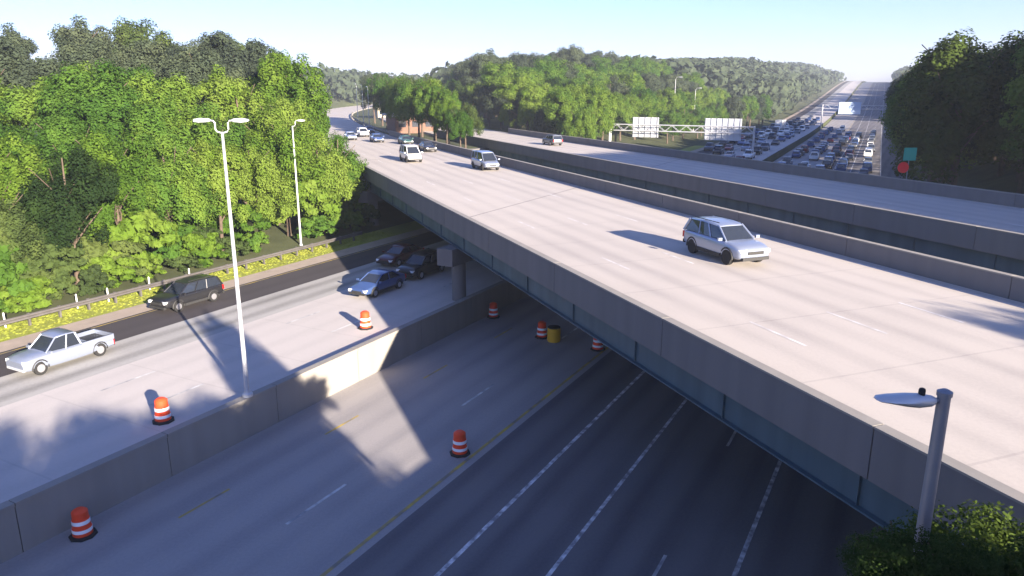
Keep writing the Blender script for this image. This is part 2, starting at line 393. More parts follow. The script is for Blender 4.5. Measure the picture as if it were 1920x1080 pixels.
def pxy(p):
    c, s = math.cos(math.radians(14.766)), math.sin(math.radians(14.766)); d = 15.5-p.z; dep = p.y*c+d*s
    if dep < 1: return (-9999, 0)
    return 960+1400*p.x/dep, 540+1400*(-p.y*s+d*c)/dep
def ordinal(n):
    o_ = ['first', 'second', 'third', 'fourth', 'fifth', 'sixth', 'seventh', 'eighth', 'ninth', 'tenth', 'eleventh', 'twelfth', 'thirteenth', 'fourteenth', 'fifteenth', 'sixteenth', 'seventeenth', 'eighteenth', 'nineteenth', 'twentieth']
    if n < 20: return o_[n]
    n += 1; t = ['twent', 'thirt', 'fort', 'fift', 'sixt', 'sevent', 'eight', 'ninet'][n//10-2]
    return t+'ieth' if n % 10 == 0 else t+'y-'+o_[n % 10-1]
NUM = []  # (trees of one row, label) numbered from the left at the end
def number_rows():
    for lst, lab in NUM:
        lst.sort(key=lambda r: pxy(r.location)[0])
        for i, r in enumerate(lst): r['label'] = lab % ordinal(i)
# left wood: front row
def grow(row, lab, grp, items):
    lst = []
    for p, h, mk, wide, low in items:
        lst.append(tree(p, h, mk, lab, grp, wide=wide, low=low))
    NUM.append((lst, lab))
a = -6; it = []
while a < 62:
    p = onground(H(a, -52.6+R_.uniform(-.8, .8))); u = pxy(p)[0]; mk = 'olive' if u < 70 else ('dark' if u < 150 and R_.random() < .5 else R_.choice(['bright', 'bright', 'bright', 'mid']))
    it.append((p, R_.uniform(9.5, 13.) if u > 130 else R_.uniform(9, 11), mk, 1.05, True)); a += R_.uniform(3.6, 4.8)
grow(0, 'leafy tree in the front row behind the left guardrail, %s from the left', 'front row of the left wood', it)
rows = [(-58.5, 6, 12.5, 15, ['bright', 'bright', 'mid'], 'sunlit green tree in the second row of the left wood, %s from the left', True),
        (-66, 7, 14, 16, ['bright', 'mid', 'mid'], 'green tree in the third row of the left wood, %s from the left', False),
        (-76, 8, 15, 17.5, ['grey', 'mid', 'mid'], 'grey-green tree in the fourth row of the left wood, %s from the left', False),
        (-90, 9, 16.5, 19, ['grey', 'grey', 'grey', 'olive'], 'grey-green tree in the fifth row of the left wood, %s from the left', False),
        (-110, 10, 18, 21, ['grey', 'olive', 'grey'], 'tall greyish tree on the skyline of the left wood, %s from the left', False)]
for l, st, h0, h1, ms, lab, low in rows:
    a = 0; it = []
    while a < 175:
        p = onground(H(a+R_.uniform(-1, 1), l+R_.uniform(-1.8, 1.8))); u = pxy(p)[0]; A_, L_ = toB(p.x, p.y)
        if -150 < u < 690 and L_ < 8.5: it.append((p, R_.uniform(h0, h1)*(.86 if u < 130 else (.93 if u < 300 else 1.)), R_.choice(ms), 1.12, low))
        a += st*R_.uniform(.85, 1.15)
    grow(0, lab, 'trees of the left wood', it)
it = [(onground(B(a, L)), h, mk, 1., True) for a, L, h, mk in [(80, 6.6, 13.5, 'bright'), (88, 7.2, 16.5, 'bright'), (97, 7.2, 17, 'bright'), (108, 7.4, 17, 'mid'), (120, 7.4, 16.5, 'bright'), (134, 7.4, 16, 'mid')]]
for i, t in enumerate(it): tree(t[0], t[1], t[2], f'sunlit green tree beside the left end of the near bridge, {ordinal(i)} along its parapet', 'trees beside the left bridge end', low=True)
# under-storey shrubs along the wood edge
SHR = crown_mesh('foliage', 99, 1.9, 1.5, 1.2, 45, 90, .15, 4)
SHM = {}
def shrub(p, s, mk, label, group):
    if mk not in SHM: me = SHR.copy(); me.materials.append(LEAF[mk]); SHM[mk] = me
    o = bpy.data.objects.new('shrub', SHM[mk]); COL.objects.link(o); o.location = p; o.scale = (s, s, s*R_.uniform(.8, 1.2)); o.rotation_euler = (0, 0, R_.uniform(0, 6))
    return tag(o, label, 'shrub', group)
a = -4; shs = []
while a < 62:
    if not 47 < a < 52: shs.append(shrub(onground(H(a, -49.9+R_.uniform(-.5, .4))), R_.uniform(.7, 1.35), R_.choice(['mid', 'bright', 'bright', 'olive']), 'shrub', 'shrubs behind the left guardrail'))
    if R_.random() < .8 and not 46 < a < 53: shs.append(shrub(onground(H(a+.7, -52.3+R_.uniform(-.8, .8))), R_.uniform(1.3, 2.1), R_.choice(['mid', 'bright', 'olive']), 'shrub', 'shrubs behind the left guardrail'))
    a += R_.uniform(1.8, 3)
NUM.append((shs, 'leafy shrub just behind the left guardrail, %s from the left'))
# trees between the two embankment roads
for i, (a, L, h, mk) in enumerate([(113, 34.5, 7, 'mid'), (117, 36.5, 8, 'olive'), (121, 34.5, 8.5, 'bright'), (126, 36.3, 10, 'mid'), (131, 35, 11, 'mid'), (136, 36.5, 12, 'bright'), (142, 34.8, 12.5, 'mid'), (149, 37, 13.5, 'olive'), (157, 36, 13.5, 'bright'), (166, 37, 14, 'bright'), (176, 36, 14, 'mid'), (188, 36, 14, 'grey'), (202, 36.5, 14.5, 'mid'), (218, 36, 15, 'grey')]):
    tree(onground(B(a, L)), h, mk, f'green tree between the two embankment roads, {ordinal(i)} beyond the bridges', 'trees between the two embankment roads', wide=1.15, low=True)
# central wood behind the far bridge
rows = [(-49, 262, 330, 12, 12, 14, ['mid', 'grey', 'mid'], 'tree crowding the far left edge of the jammed highway, %s from the left', True),
        (-54, 195, 325, 10, 9, 12, ['bright', 'mid', 'bright'], 'sunlit tree at the road edge of the central wood, %s from the left', True),
        (-63, 130, 325, 9, 12, 15, ['bright', 'mid', 'bright'], 'sunlit tree in the second row of the central wood, %s from the left', True),
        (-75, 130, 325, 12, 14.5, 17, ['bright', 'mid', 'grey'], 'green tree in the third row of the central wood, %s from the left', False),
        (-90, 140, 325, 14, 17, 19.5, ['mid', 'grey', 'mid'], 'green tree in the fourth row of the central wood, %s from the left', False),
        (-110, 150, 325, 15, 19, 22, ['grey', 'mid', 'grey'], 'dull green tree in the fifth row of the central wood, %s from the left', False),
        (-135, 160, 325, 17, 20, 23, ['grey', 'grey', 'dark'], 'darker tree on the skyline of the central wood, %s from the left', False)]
for l, a0, a1, st, h0, h1, ms, lab, low in rows:
    a = a0; it = []
    while a < a1:
        p = onground(H(a, l+R_.uniform(-2, 2))); u, v_ = pxy(p); A_, L_ = toB(p.x, p.y)
        if L_ > 63 and u < 1690: it.append((p, R_.uniform(h0, h1)*(1 if u > 1000 else .92), R_.choice(ms), 1.35, low))
        a += st*R_.uniform(.85, 1.15)*(1 if a < 300 else (1.5 if a < 450 else 2.2))
    grow(0, lab, 'trees of the central wood', it)
for L, a0, st, h0, h1, lab in [(64, 130, 8, 10, 13, 'bushy tree beside the far embankment road, %s from the left'), (73, 128, 10, 13, 16.5, 'tree just behind the bushy ones along the far embankment road, %s from the left')]:
    a = a0; it = []
    while a < 300:
        p = onground(B(a, L+R_.uniform(-1, 1))); a += st*R_.uniform(.9, 1.2)
        if pxy(p)[0] < 1100: it.append((p, R_.uniform(h0, h1), R_.choice(['mid', 'dark', 'bright', 'grey']), 1.2, True))
    grow(0, lab, 'trees along the far embankment road', it)
# right-hand wood beyond the far bridge
for l, a0, a1, st, h0, h1, ms, lab, low in [  # dark leaves put this wood's shade into the leaf colour
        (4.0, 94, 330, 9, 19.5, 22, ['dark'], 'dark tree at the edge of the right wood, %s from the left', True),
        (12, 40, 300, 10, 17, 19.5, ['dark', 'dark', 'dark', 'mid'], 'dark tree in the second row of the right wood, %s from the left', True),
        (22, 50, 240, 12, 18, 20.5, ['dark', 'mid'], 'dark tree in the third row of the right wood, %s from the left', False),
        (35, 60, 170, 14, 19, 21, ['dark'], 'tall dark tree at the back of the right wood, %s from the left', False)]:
    a = a0; it = []
    while a < a1:
        p = onground(H(a, l+R_.uniform(-1, 1))); A_, L_ = toB(p.x, p.y); u = pxy(p)[0]
        if L_ > 63 and u < 2250: it.append((p, R_.uniform(h0, h1), 'bright' if (l < 15 and 1715 < u < 1770 and a < 180) else R_.choice(ms), 1.25, low))  # bright leaves paint a sunlit patch into the wood
        a += st*R_.uniform(.85, 1.15)*(1 if a < 300 else 1.8)
    grow(0, lab, 'trees of the right wood', it)
# trees right of and behind the camera that throw the long shadows
it = []
for a in np.arange(-70, 27, 8):
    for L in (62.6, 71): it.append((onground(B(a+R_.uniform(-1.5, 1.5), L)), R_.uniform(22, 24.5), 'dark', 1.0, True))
for a in np.arange(-45, 50, 13):  # out-of-view trees added to throw shade on the right wood
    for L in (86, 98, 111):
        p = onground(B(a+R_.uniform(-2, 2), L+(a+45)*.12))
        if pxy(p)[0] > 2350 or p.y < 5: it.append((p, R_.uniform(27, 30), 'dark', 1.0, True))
grow(0, 'tall unseen tree right of the far bridge that throws shade, %s in the row', 'trees behind the viewpoint', it)
TX, TY = .545*3.79, -.839*3.79
it = []
# (shadow tip x, y, z of the ground there, height of the crown top)
for x, y, z0, zt in [(-27, 31, 1.6, 16), (-24, 32.5, 1.6, 17), (-20.5, 34, 1.6, 17), (-17, 35, 1.6, 16.5), (-15, 34, 1.6, 15.5), (-11.8, 30, 0, 14.5), (-7.6, 29.0, 0, 13), (-12.8, 37.2, 0, 15), (-14, 34, .8, 15.5), (-17, 31, .8, 15), (-20, 28, .8, 14.5), (-18.8, 34.2, 1.6, 16), (-15.5, 37.0, 1.6, 15), (-22, 33.4, 1.6, 15.5), (-12, 33.5, 0, 13.5), (-9.0, 32.8, 0, 14), (-6.6, 28, 0, 12.5), (-8.8, 25.5, 0, 13), (-5.4, 24.5, 0, 11.5), (-6.2, 20.5, 0, 12), (-23, 26, 0, 15), (-16, 26, 0, 15), (-18, 20, 0, 13), (-12, 17, 0, 12)]:
    d = zt-z0; p = onground(Vector((x+TX*d, y+TY*d, 0))); it.append((p, zt-p.z, 'mid', 1.2, True))
for x, y, zt in [(8.4, 2.6, 16.0), (10, -8, 12)]: p = onground(Vector((x, y, 0))); it.append((p, zt-p.z, 'mid', .62, True))  # first tree is unseen, added to shade the near lamp
grow(0, 'tree behind the viewpoint that shades the near lanes, %s in the group', 'trees behind the viewpoint shading the near lanes', it)
it = [(onground(B(a, L)), h, 'mid', 1., True) for a, L, h in [(-11, 34.6, 11.5), (-16, 35, 13), (-15, 33.5, 10.5), (-20.5, 34, 12), (-27, 35, 13.5)]]
grow(0, 'tree in the gap between the bridges behind the viewpoint, %s in line', 'trees in the gap between the bridges', it)
# near foliage at the lower right, in front of the bridge side
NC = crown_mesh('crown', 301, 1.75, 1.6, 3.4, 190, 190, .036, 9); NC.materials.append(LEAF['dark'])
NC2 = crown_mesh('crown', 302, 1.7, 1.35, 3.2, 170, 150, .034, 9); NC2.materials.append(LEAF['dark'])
NT = trunk_mesh(5, 4.4, .10, 1.4).build('trunk', bark); NTm = NT.data; bpy.data.objects.remove(NT)
for x, y, zt, me, k, lab in [(6.4, 8.9, 10.0, NC, 1, 'dark young tree in front of the bridge side just right of the near lamp post'), (4.45, 6.9, 11.3, NC2, .5, 'small green tree hiding the lower part of the near lamp post'), (6.1, 7.4, 10.6, NC, .8, 'dark young tree at the right edge below the near lamp'), (6.2, 10.3, 9.4, NC2, .6, 'small lighter green tree top in front of the blue girder'), (5.3, 7.6, 10.1, NC2, .9, 'green young tree in the lower right corner')]:
    r = empty('young_tree', (x, y, zt-5.1*k), R_.uniform(0, 6), lab, 'tree', 'young trees around the near lamp'); r.scale = (k, k, k)
    for nm, q in (('crown', me), ('trunk', NTm)):
        o = bpy.data.objects.new(nm, q); COL.objects.link(o); o.parent = r
# far wooded ridge (reads as one mass)
rg = np.random.RandomState(5); V = []
pts = []
for k in range(6400):
    x = rg.uniform(-520, 160) if k < 3000 else rg.uniform(0, 560); y = rg.uniform(330, 1000)
    a, l = toH(x, y); ab, lb = toB(x, y)
    if (8 < lb < 62 and ab < 640) or (-52 < l < 8) or (a < 328 and l > -150): continue
    pts.append((x, y, 6)); 
    if a < 620: pts.append((x+1.5, y-1, 12.5))
V = []
for x, y, up in pts:
    z0 = ground_z(x, y)-1.5; r = rg.uniform(4.5, 7.5)
    q = rg.normal(size=(26, 3)); q /= np.linalg.norm(q, axis=1)[:, None]; P = np.array([x, y, z0+up])+q*np.array([r, r, r*.9])
    N = q+rg.normal(size=q.shape)*.4; N /= np.linalg.norm(N, axis=1)[:, None]; U = np.cross(N, rg.normal(size=N.shape)); U /= np.linalg.norm(U, axis=1)[:, None]; W = np.cross(N, U)
    s = rg.uniform(1.2, 2.2, 26)[:, None]; V.append(np.stack([P-U*s, P+W*s, P+U*s, P-W*s], 1).reshape(-1, 3))
v = np.concatenate(V); n = len(v)//4; me = bpy.data.meshes.new('far_woods'); me.vertices.add(n*4); me.vertices.foreach_set('co', v.astype('f').ravel())
me.loops.add(n*4); me.loops.foreach_set('vertex_index', np.arange(n*4, dtype='i')); me.polygons.add(n); me.polygons.foreach_set('loop_start', np.arange(0, n*4, 4, dtype='i')); me.polygons.foreach_set('loop_total', np.full(n, 4, dtype='i')); me.update()
me.materials.append(LEAF['grey']); o = bpy.data.objects.new('far_woods', me); COL.objects.link(o); tag(o, 'blue-green woods filling the horizon beyond both roads', 'woods', kind='stuff')
# grass tufts on the verge
V = []; rg = np.random.RandomState(9)
for k in range(12000):
    a = rg.uniform(-14, 60); l = -46.6-abs(rg.normal())*1.0 if rg.rand() < .5 else rg.uniform(-48.2, -45.2); p = H(a, l, 1.58); h = rg.uniform(.02, .06); t = rg.uniform(0, 6.28); dx, dy = math.cos(t)*.09, math.sin(t)*.09; ex, ey = rg.uniform(-.1, .1, 2)
    V.append([(p.x-dx, p.y-dy, p.z), (p.x+dx, p.y+dy, p.z), (p.x+dx*.4+ex, p.y+dy*.4+ey, p.z+h), (p.x-dx*.4+ex, p.y-dy*.4+ey, p.z+h)])
v = np.array(V).reshape(-1, 3); n = len(v)//4; me = bpy.data.meshes.new('grass'); me.vertices.add(n*4); me.vertices.foreach_set('co', v.astype('f').ravel())
me.loops.add(n*4); me.loops.foreach_set('vertex_index', np.arange(n*4, dtype='i')); me.polygons.add(n); me.polygons.foreach_set('loop_start', np.arange(0, n*4, 4, dtype='i')); me.polygons.foreach_set('loop_total', np.full(n, 4, dtype='i')); me.update()
me.materials.append(leaf_mat('grass_blades', (.20, .24, .04), (.23, .26, .045), (.26, .28, .05), .2)); o = bpy.data.objects.new('grass', me); COL.objects.link(o); tag(o, 'sunlit yellow-green grass on the verge by the guardrail', 'grass', kind='stuff')
# ------------------------------------------------------------ street lamps
def lamp_twin(name, base, h, rz, label, arms=2, group=None, reach=.95):
    r = empty(name, base, rz, label, 'street lamp', group)
    MB().lathe([(.24, 0), (.24, .12), (.15, .2), (.14, .3)], (0, 0, 0), 16).build('base', galv, r, True)
    MB().tube([(0, 0, .25), (0, 0, h*.5), (0, 0, h)], [.105, .085, .055], 12).build('pole', galv, r, True)
    for s in ((-1, 1) if arms == 2 else (1,)):
        MB().tube([(0, 0, h-.05), (s*.22, 0, h+.02), (s*.28, 0, h+.12), (s*.28, 0, h+.38), (s*.34, 0, h+.46), (s*reach*.55, 0, h+.48)], .035, 8).build('arm', galv, r, True)
        m = MB(); rings = []
        for x, wd, t, b in [(reach*.5, .06, .05, -.03), (reach*.62, .13, .08, -.06), (reach*.95, .17, .09, -.08), (reach*1.2, .12, .05, -.05), (reach*1.25, .04, .02, -.02)]:
            rings.append([(s*x, -wd, h+.48+b), (s*x, wd, h+.48+b), (s*x, wd*.7, h+.48+t), (s*x, -wd*.7, h+.48+t)])
        m.loft(rings).build('lamp_head', galv, r, True)
    return r
p = H(22.4, -25.9, 1.92); lamp_twin('street_lamp', p, 12.4-.48, math.atan2(nh.y, nh.x)+.45, 'tall pale lamp post with twin heads standing on the median wall')
p = H(50.6, -49.5, 1.5); lamp_twin('street_lamp', p, 11.0, math.atan2(nh.y, nh.x)+.45, 'thin lamp post with a single head behind the guardrail, by the left bridge end', 1)
for i, (a, l, h) in enumerate([(222, -60, 17.5), (245, -59, 14.5), (300, -57, 11)]):
    lamp_twin('street_lamp', H(a, l, 1.5), h, math.atan2(nh.y, nh.x), f'tall slim lamp post in front of the central wood, {ordinal(i)} from the left', 1, 'lamp posts before the central wood', 1.6)
for i, (a, L, h) in enumerate([(215, 13, 10.5), (228, 31.8, 10.5), (205, 31.8, 10), (190, 31.8, 9.5)]):
    lamp_twin('street_lamp', B(a, L, 6.6), h, BA, f'distant slim lamp post by the embankment road, {ordinal(i)} of the four', 1, 'distant lamp posts on the embankment road', 1.6)
# near lamp, its head in front of the bridge deck
r = empty('street_lamp', (4.98, 8.0, ground_z(4.98, 8.0)), 0, 'grey lamp post close by at lower right, single cobra head with a black sensor knob', 'street lamp')
gz = ground_z(4.98, 8.0); T = 12.13-gz
MB().tube([(0, 0, 0), (0, 0, T*.5), (0, 0, T)], [.115, .095, .072], 16).build('pole', galv_d, r, True)
MB().lathe([(.085, T-.02), (.085, T+.03), (.03, T+.06)], (0, 0, 0), 16).build('pole_cap', galv_d, r, True)
MB().tube([(0, 0, T-.07), (-.16, -.01, T-.08)], .03, 10).build('arm', galv_d, r, True)
rings = []
for x, wd, t, b in [(-.10, .035, .03, -.04), (-.15, .07, .05, -.06), (-.3, .10, .065, -.075), (-.45, .125, .06, -.06), (-.62, .125, .045, -.035), (-.76, .09, .03, -.015), (-.80, .04, .012, 0)]:
    zc = T-.07-x*.10*-1*-1
    zc = T-.08+(-x)*.03
    rings.append([(x, wd*math.cos(q)-.01, zc+1.2*(t if math.sin(q) > 0 else -b)*math.sin(q)) for q in np.linspace(0, 2*math.pi, 13)[:-1]])
MB().loft(rings).build('lamp_head', galv, r, True)
MB().lathe([(.038, 0), (.038, .055), (.032, .075), (.012, .085)], (-.27, -.01, T-.005), 14).build('sensor_knob', black_m, r, True)
# ------------------------------------------------------------ signs and gantries
def gantry(name, a, l0, l1, zt, panels, label, pcol, depth=1.4, back=True):
    r = empty(name, label=label, cat='sign gantry')
    for l in (l0, l1):
        for d in (-.5, .5): MB().tube([H(a+d, l, 0), H(a+d, l, zt+.2)], .16, 8).build('post', galv, r, True)
    m = MB()
    for dz in (0, -depth):
        for d in (-.5, .5): m.tube([H(a+d, l0, zt+dz), H(a+d, l1, zt+dz)], .10, 8)
    m.build('chord', galv, r, True)
    m = MB(); n = int((l1-l0)/1.6)
    for i in range(n):
        x0 = l0+(l1-l0)*i/n; x1 = l0+(l1-l0)*(i+1)/n; z0, z1 = (zt, zt-depth) if i % 2 else (zt-depth, zt)
        for d in (-.5, .5): m.tube([H(a+d, x0, z0), H(a+d, x1, z1)], .045, 6)
    m.build('truss_bracing', galv, r)
    for c, wd, z0, z1 in panels:
        ad = a-.75 if not back else a+.75
        q = MB(); q.strip(lambda t, l, z: H(t, l, z), ad-.04, ad+.04, c-wd/2, c+wd/2, z0, z1); s = q.build('sign_panel', pcol, r)
        q = MB(); sg = -1 if back else 1; k = int(wd/1.3)
        for i in range(k+1):
            l = c-wd/2+.25+(wd-.5)*i/k; q.strip(H, ad+sg*.05, ad+sg*.17, l-.06, l+.06, z0, z1)
        q.build('sign_rib', galv, s)
    return r
sb = mat('sign_back_aluminium', (.60, .62, .66), .5, .3, noise=(.8, .3, (.5, .52, .56)))
gantry('sign_gantry', 172, -63, -29.5, 7.9, [(-54.5, 6.4, 5.0, 9.6), (-36.5, 8.2, 4.8, 9.6)], 'long truss gantry seen from behind with two pale sign panels, before the central wood', sb)
gantry('sign_gantry', 330, -26, 4, 9.6, [(-16, 8, 6.2, 10.8)], 'distant truss gantry with one green sign coloured pale blue as reflected light over the jammed highway', mat('painted_reflection_sign', (.42, .52, .68), .5), back=False)  # green sign face; the pale blue is reflected light painted in
p = Vector((37.6, 71.5, ground_z(37.6, 71.5))); r = empty('road_sign', p, 0, 'green square sign above a red disc on one post beside the right wood', 'road sign')
zz = 9.85-p.z
MB().tube([(0, 0, -.2), (0, 0, zz+.2)], .05, 8).build('post', galv_d, r)
MB().box((0, -.08, zz-.1), (1.25, .05, 1.2), .1).build('sign_panel', mat('green_sign', (.03, .36, .27), .5), r)
q = MB().lathe([(.52, 0), (.52, .05)], (-.5, -.14, zz-1.35), 24, 'y').build('red_disc', mat('red_sign', (.75, .02, .03), .5), r)
# ------------------------------------------------------------ distant buildings
def house(name, a, L, w_, d_, h_, label, wc, rc, rh=2.2):
    p = B(a, L, 6.6); r = empty(name, p, BA, label, 'building')
    MB().box((0, 0, h_/2), (d_, w_, h_)).build('wall', wc, r)
    e = .9; m = MB(); x, y = d_/2+e, w_/2+e
    m.add([(-x, -y, h_), (x, -y, h_), (x, y, h_), (-x, y, h_), (-x, -y, h_+.35), (x, -y, h_+.35), (x, y, h_+.35), (-x, y, h_+.35), (-x*.4, 0, h_+rh), (x*.4, 0, h_+rh)], [(0, 1, 2, 3), (0, 4, 5, 1), (1, 5, 6, 2), (2, 6, 7, 3), (3, 7, 4, 0), (4, 8, 9, 5), (6, 9, 8, 7), (5, 9, 6), (7, 8, 4)]).build('roof', rc, r)
    for i in range(3):
        f = MB().box((-d_/2-.03, -w_/2+w_*(i+.5)/3, h_*.55), (.08, w_*.18, h_*.35)).build('window', glass_m, r)
    return r
house('building', 168, 38.5, 9, 9, 3.6, 'brown brick building with a pale roof at the far end of the left road', mat('brown_brick', (.20, .11, .08), .9, noise=(2, .2, (.14, .08, .06))), mat('pale_roof', (.55, .52, .48), .8, noise=(1, .2, (.45, .43, .40))))
house('building', 262, 43, 8, 9, 3.5, 'small cream building behind the brown brick one', mat('cream_wall', (.38, .34, .26), .9), mat('grey_roof', (.33, .31, .30), .8))
# ------------------------------------------------------------ drums
def make_drum():
    r = empty('traffic_drum')
    MB().lathe([(.30, .05), (.295, .32), (.27, .34), (.265, .62), (.245, .64), (.24, .88), (.20, .92), (.12, .97), (.10, .97)], (0, 0, 0), 24).build('barrel', orange, r, True)
    for z0, z1, ra, rb in [(.20, .32, .300, .299), (.48, .61, .272, .270), (.72, .84, .2475, .246)][:2]+[(.74, .85, .2475, .246)][:0]:
        MB().lathe([(ra, z0), (rb, z1)], (0, 0, 0), 24).build('stripe', refl_w, r, True)
    MB().lathe([(.42, 0), (.42, .05), (.33, .09)], (0, 0, 0), 8).build('base', black_m, r)
    return r
dr = make_drum()
DR = [((13.6, -24.9), 0, 'orange and white traffic drum at the foot of the median wall, lower left corner'),
      ((19.2, -27.6), 1.6, 'orange and white traffic drum alone on the raised roadway, left of the big lamp post'),
      ((33.8, -28.3), 1.6, 'orange and white drum on the raised roadway at the edge of the bridge shadow'),
      ((25.4, -16.3), 0, 'orange and white drum beside the yellow line at the tip of the sunlit wedge'),
      ((44.0, -25.2), 0, 'small orange and white drum under the bridge just right of the pier column'),
      ((41.6, -20.2), 0, 'orange and white drum under the bridge next to the yellow barrel'),
      ((41.1, -16.1), 0, 'drum under the bridge closest to the girder, right of the other drums')]
for i, ((a, l), z, lab) in enumerate(DR):
    o = dr if i == 0 else copy_tree(dr); o.location = H(a, l, z); o.rotation_euler = (0, 0, R_.uniform(0, 6)); o.scale = (1.12,)*3; tag(o, lab, 'traffic drum', 'orange and white traffic drums')
y_m = mat('yellow_plastic', (.75, .42, .03), .5)
r = empty('barrel', H(41.3, -19.2, 0), 0, 'squat yellow barrel on the shaded road beside a drum', 'barrel')
MB().lathe([(.40, 0), (.44, .1), (.42, .45), (.44, .5), (.42, .85), (.36, .9)], (0, 0, 0), 20).build('body', y_m, r, True); MB().lathe([(.4, .9), (.4, .96), (.1, 1.)], (0, 0, 0), 20).build('lid', black_m, r, True)
q = MB(); rings = [[(x, w1*math.cos(t), .11+h1*math.sin(t)) for t in np.linspace(0, 6.283, 11)[:-1]] for x, w1, h1 in [(-.36, .06, .02), (-.3, .16, .08), (0, .19, .11), (.3, .16, .08), (.36, .06, .02)]]
o = q.loft(rings).build('sandbag', mat('yellow_bag', (.45, .45, .04), .8), loc=H(44.6, -26.0+.5, 0), smooth=True); tag(o, 'yellow sandbag lying left of the drum near the pier column', 'sandbag')
# ------------------------------------------------------------ vehicles (x forward)
def paint(name, c, metal=.3): return mat('car_paint_'+name, c, .3, metal, spec=.5, coat=.4)
PC = dict(silver=paint('silver', (.29, .33, .42), .5), white=paint('white', (.78, .78, .76), 0), black=paint('black', (.018, .018, .02), .2), blue=paint('blue', (.05, .09, .22)), grey=paint('grey', (.16, .17, .19), .5), red=paint('red', (.22, .02, .02)), maroon=paint('maroon', (.07, .012, .015)), green=paint('green', (.03, .09, .08)))  # silver is darkened and blued to stand in for shade on the car side
head_m = mat('headlight_glass', (.8, .82, .85), .15, spec=.8); tail_m = mat('taillight_red', (.45, .01, .01), .25); trim_m = mat('black_trim', (.03, .03, .03), .6); rim_m = mat('wheel_rim', (.45, .45, .47), .35, .7)
SP = {
 'suv': dict(st=[(-2.36, .72, .48, .95), (-2.30, .86, .38, 1.04), (-1.7, .94, .28, 1.08), (-.6, .95, .24, 1.07), (.7, .95, .24, 1.05), (1.25, .94, .27, 1.03), (1.9, .91, .30, .96), (2.22, .84, .34, .86), (2.34, .7, .44, .72)], base=(-2.22, 1.12), roof=(-1.95, .35), zr=1.66, wh=.36, ax=(-1.38, 1.42), mid=[-.95, .02]),
 'sedan': dict(st=[(-2.34, .7, .5, .85), (-2.26, .84, .36, .96), (-1.7, .9, .26, .99), (-.6, .91, .22, .95), (.6, .91, .22, .93), (1.2, .9, .25, .90), (1.85, .87, .28, .80), (2.2, .8, .32, .70), (2.32, .66, .4, .58)], base=(-1.75, 1.05), roof=(-1.0, .22), zr=1.42, wh=.33, ax=(-1.36, 1.4), mid=[-.35]),
 'van': dict(st=[(-2.55, .78, .45, 1.1), (-2.5, .92, .36, 1.15), (-1.7, .97, .26, 1.16), (-.4, .98, .24, 1.15), (1.0, .98, .24, 1.12), (1.6, .95, .27, 1.05), (2.1, .9, .32, .95), (2.45, .82, .36, .84), (2.55, .7, .45, .7)], base=(-2.46, 1.7), roof=(-2.36, .75), zr=1.95, wh=.35, ax=(-1.5, 1.6), mid=[-1.3, -.1]),
 'pickup': dict(st=[(-2.85, .84, .5, .80), (-2.8, .92, .4, .84), (-1.6, .97, .32, .86), (-.62, .97, .30, 1.12), (.7, .97, .30, 1.12), (1.3, .97, .32, 1.12), (2.2, .95, .36, 1.08), (2.6, .9, .4, .98), (2.75, .8, .5, .85)], base=(-.72, 1.35), roof=(-.55, .62), zr=1.84, wh=.40, ax=(-1.85, 1.85), mid=[.2]),
}
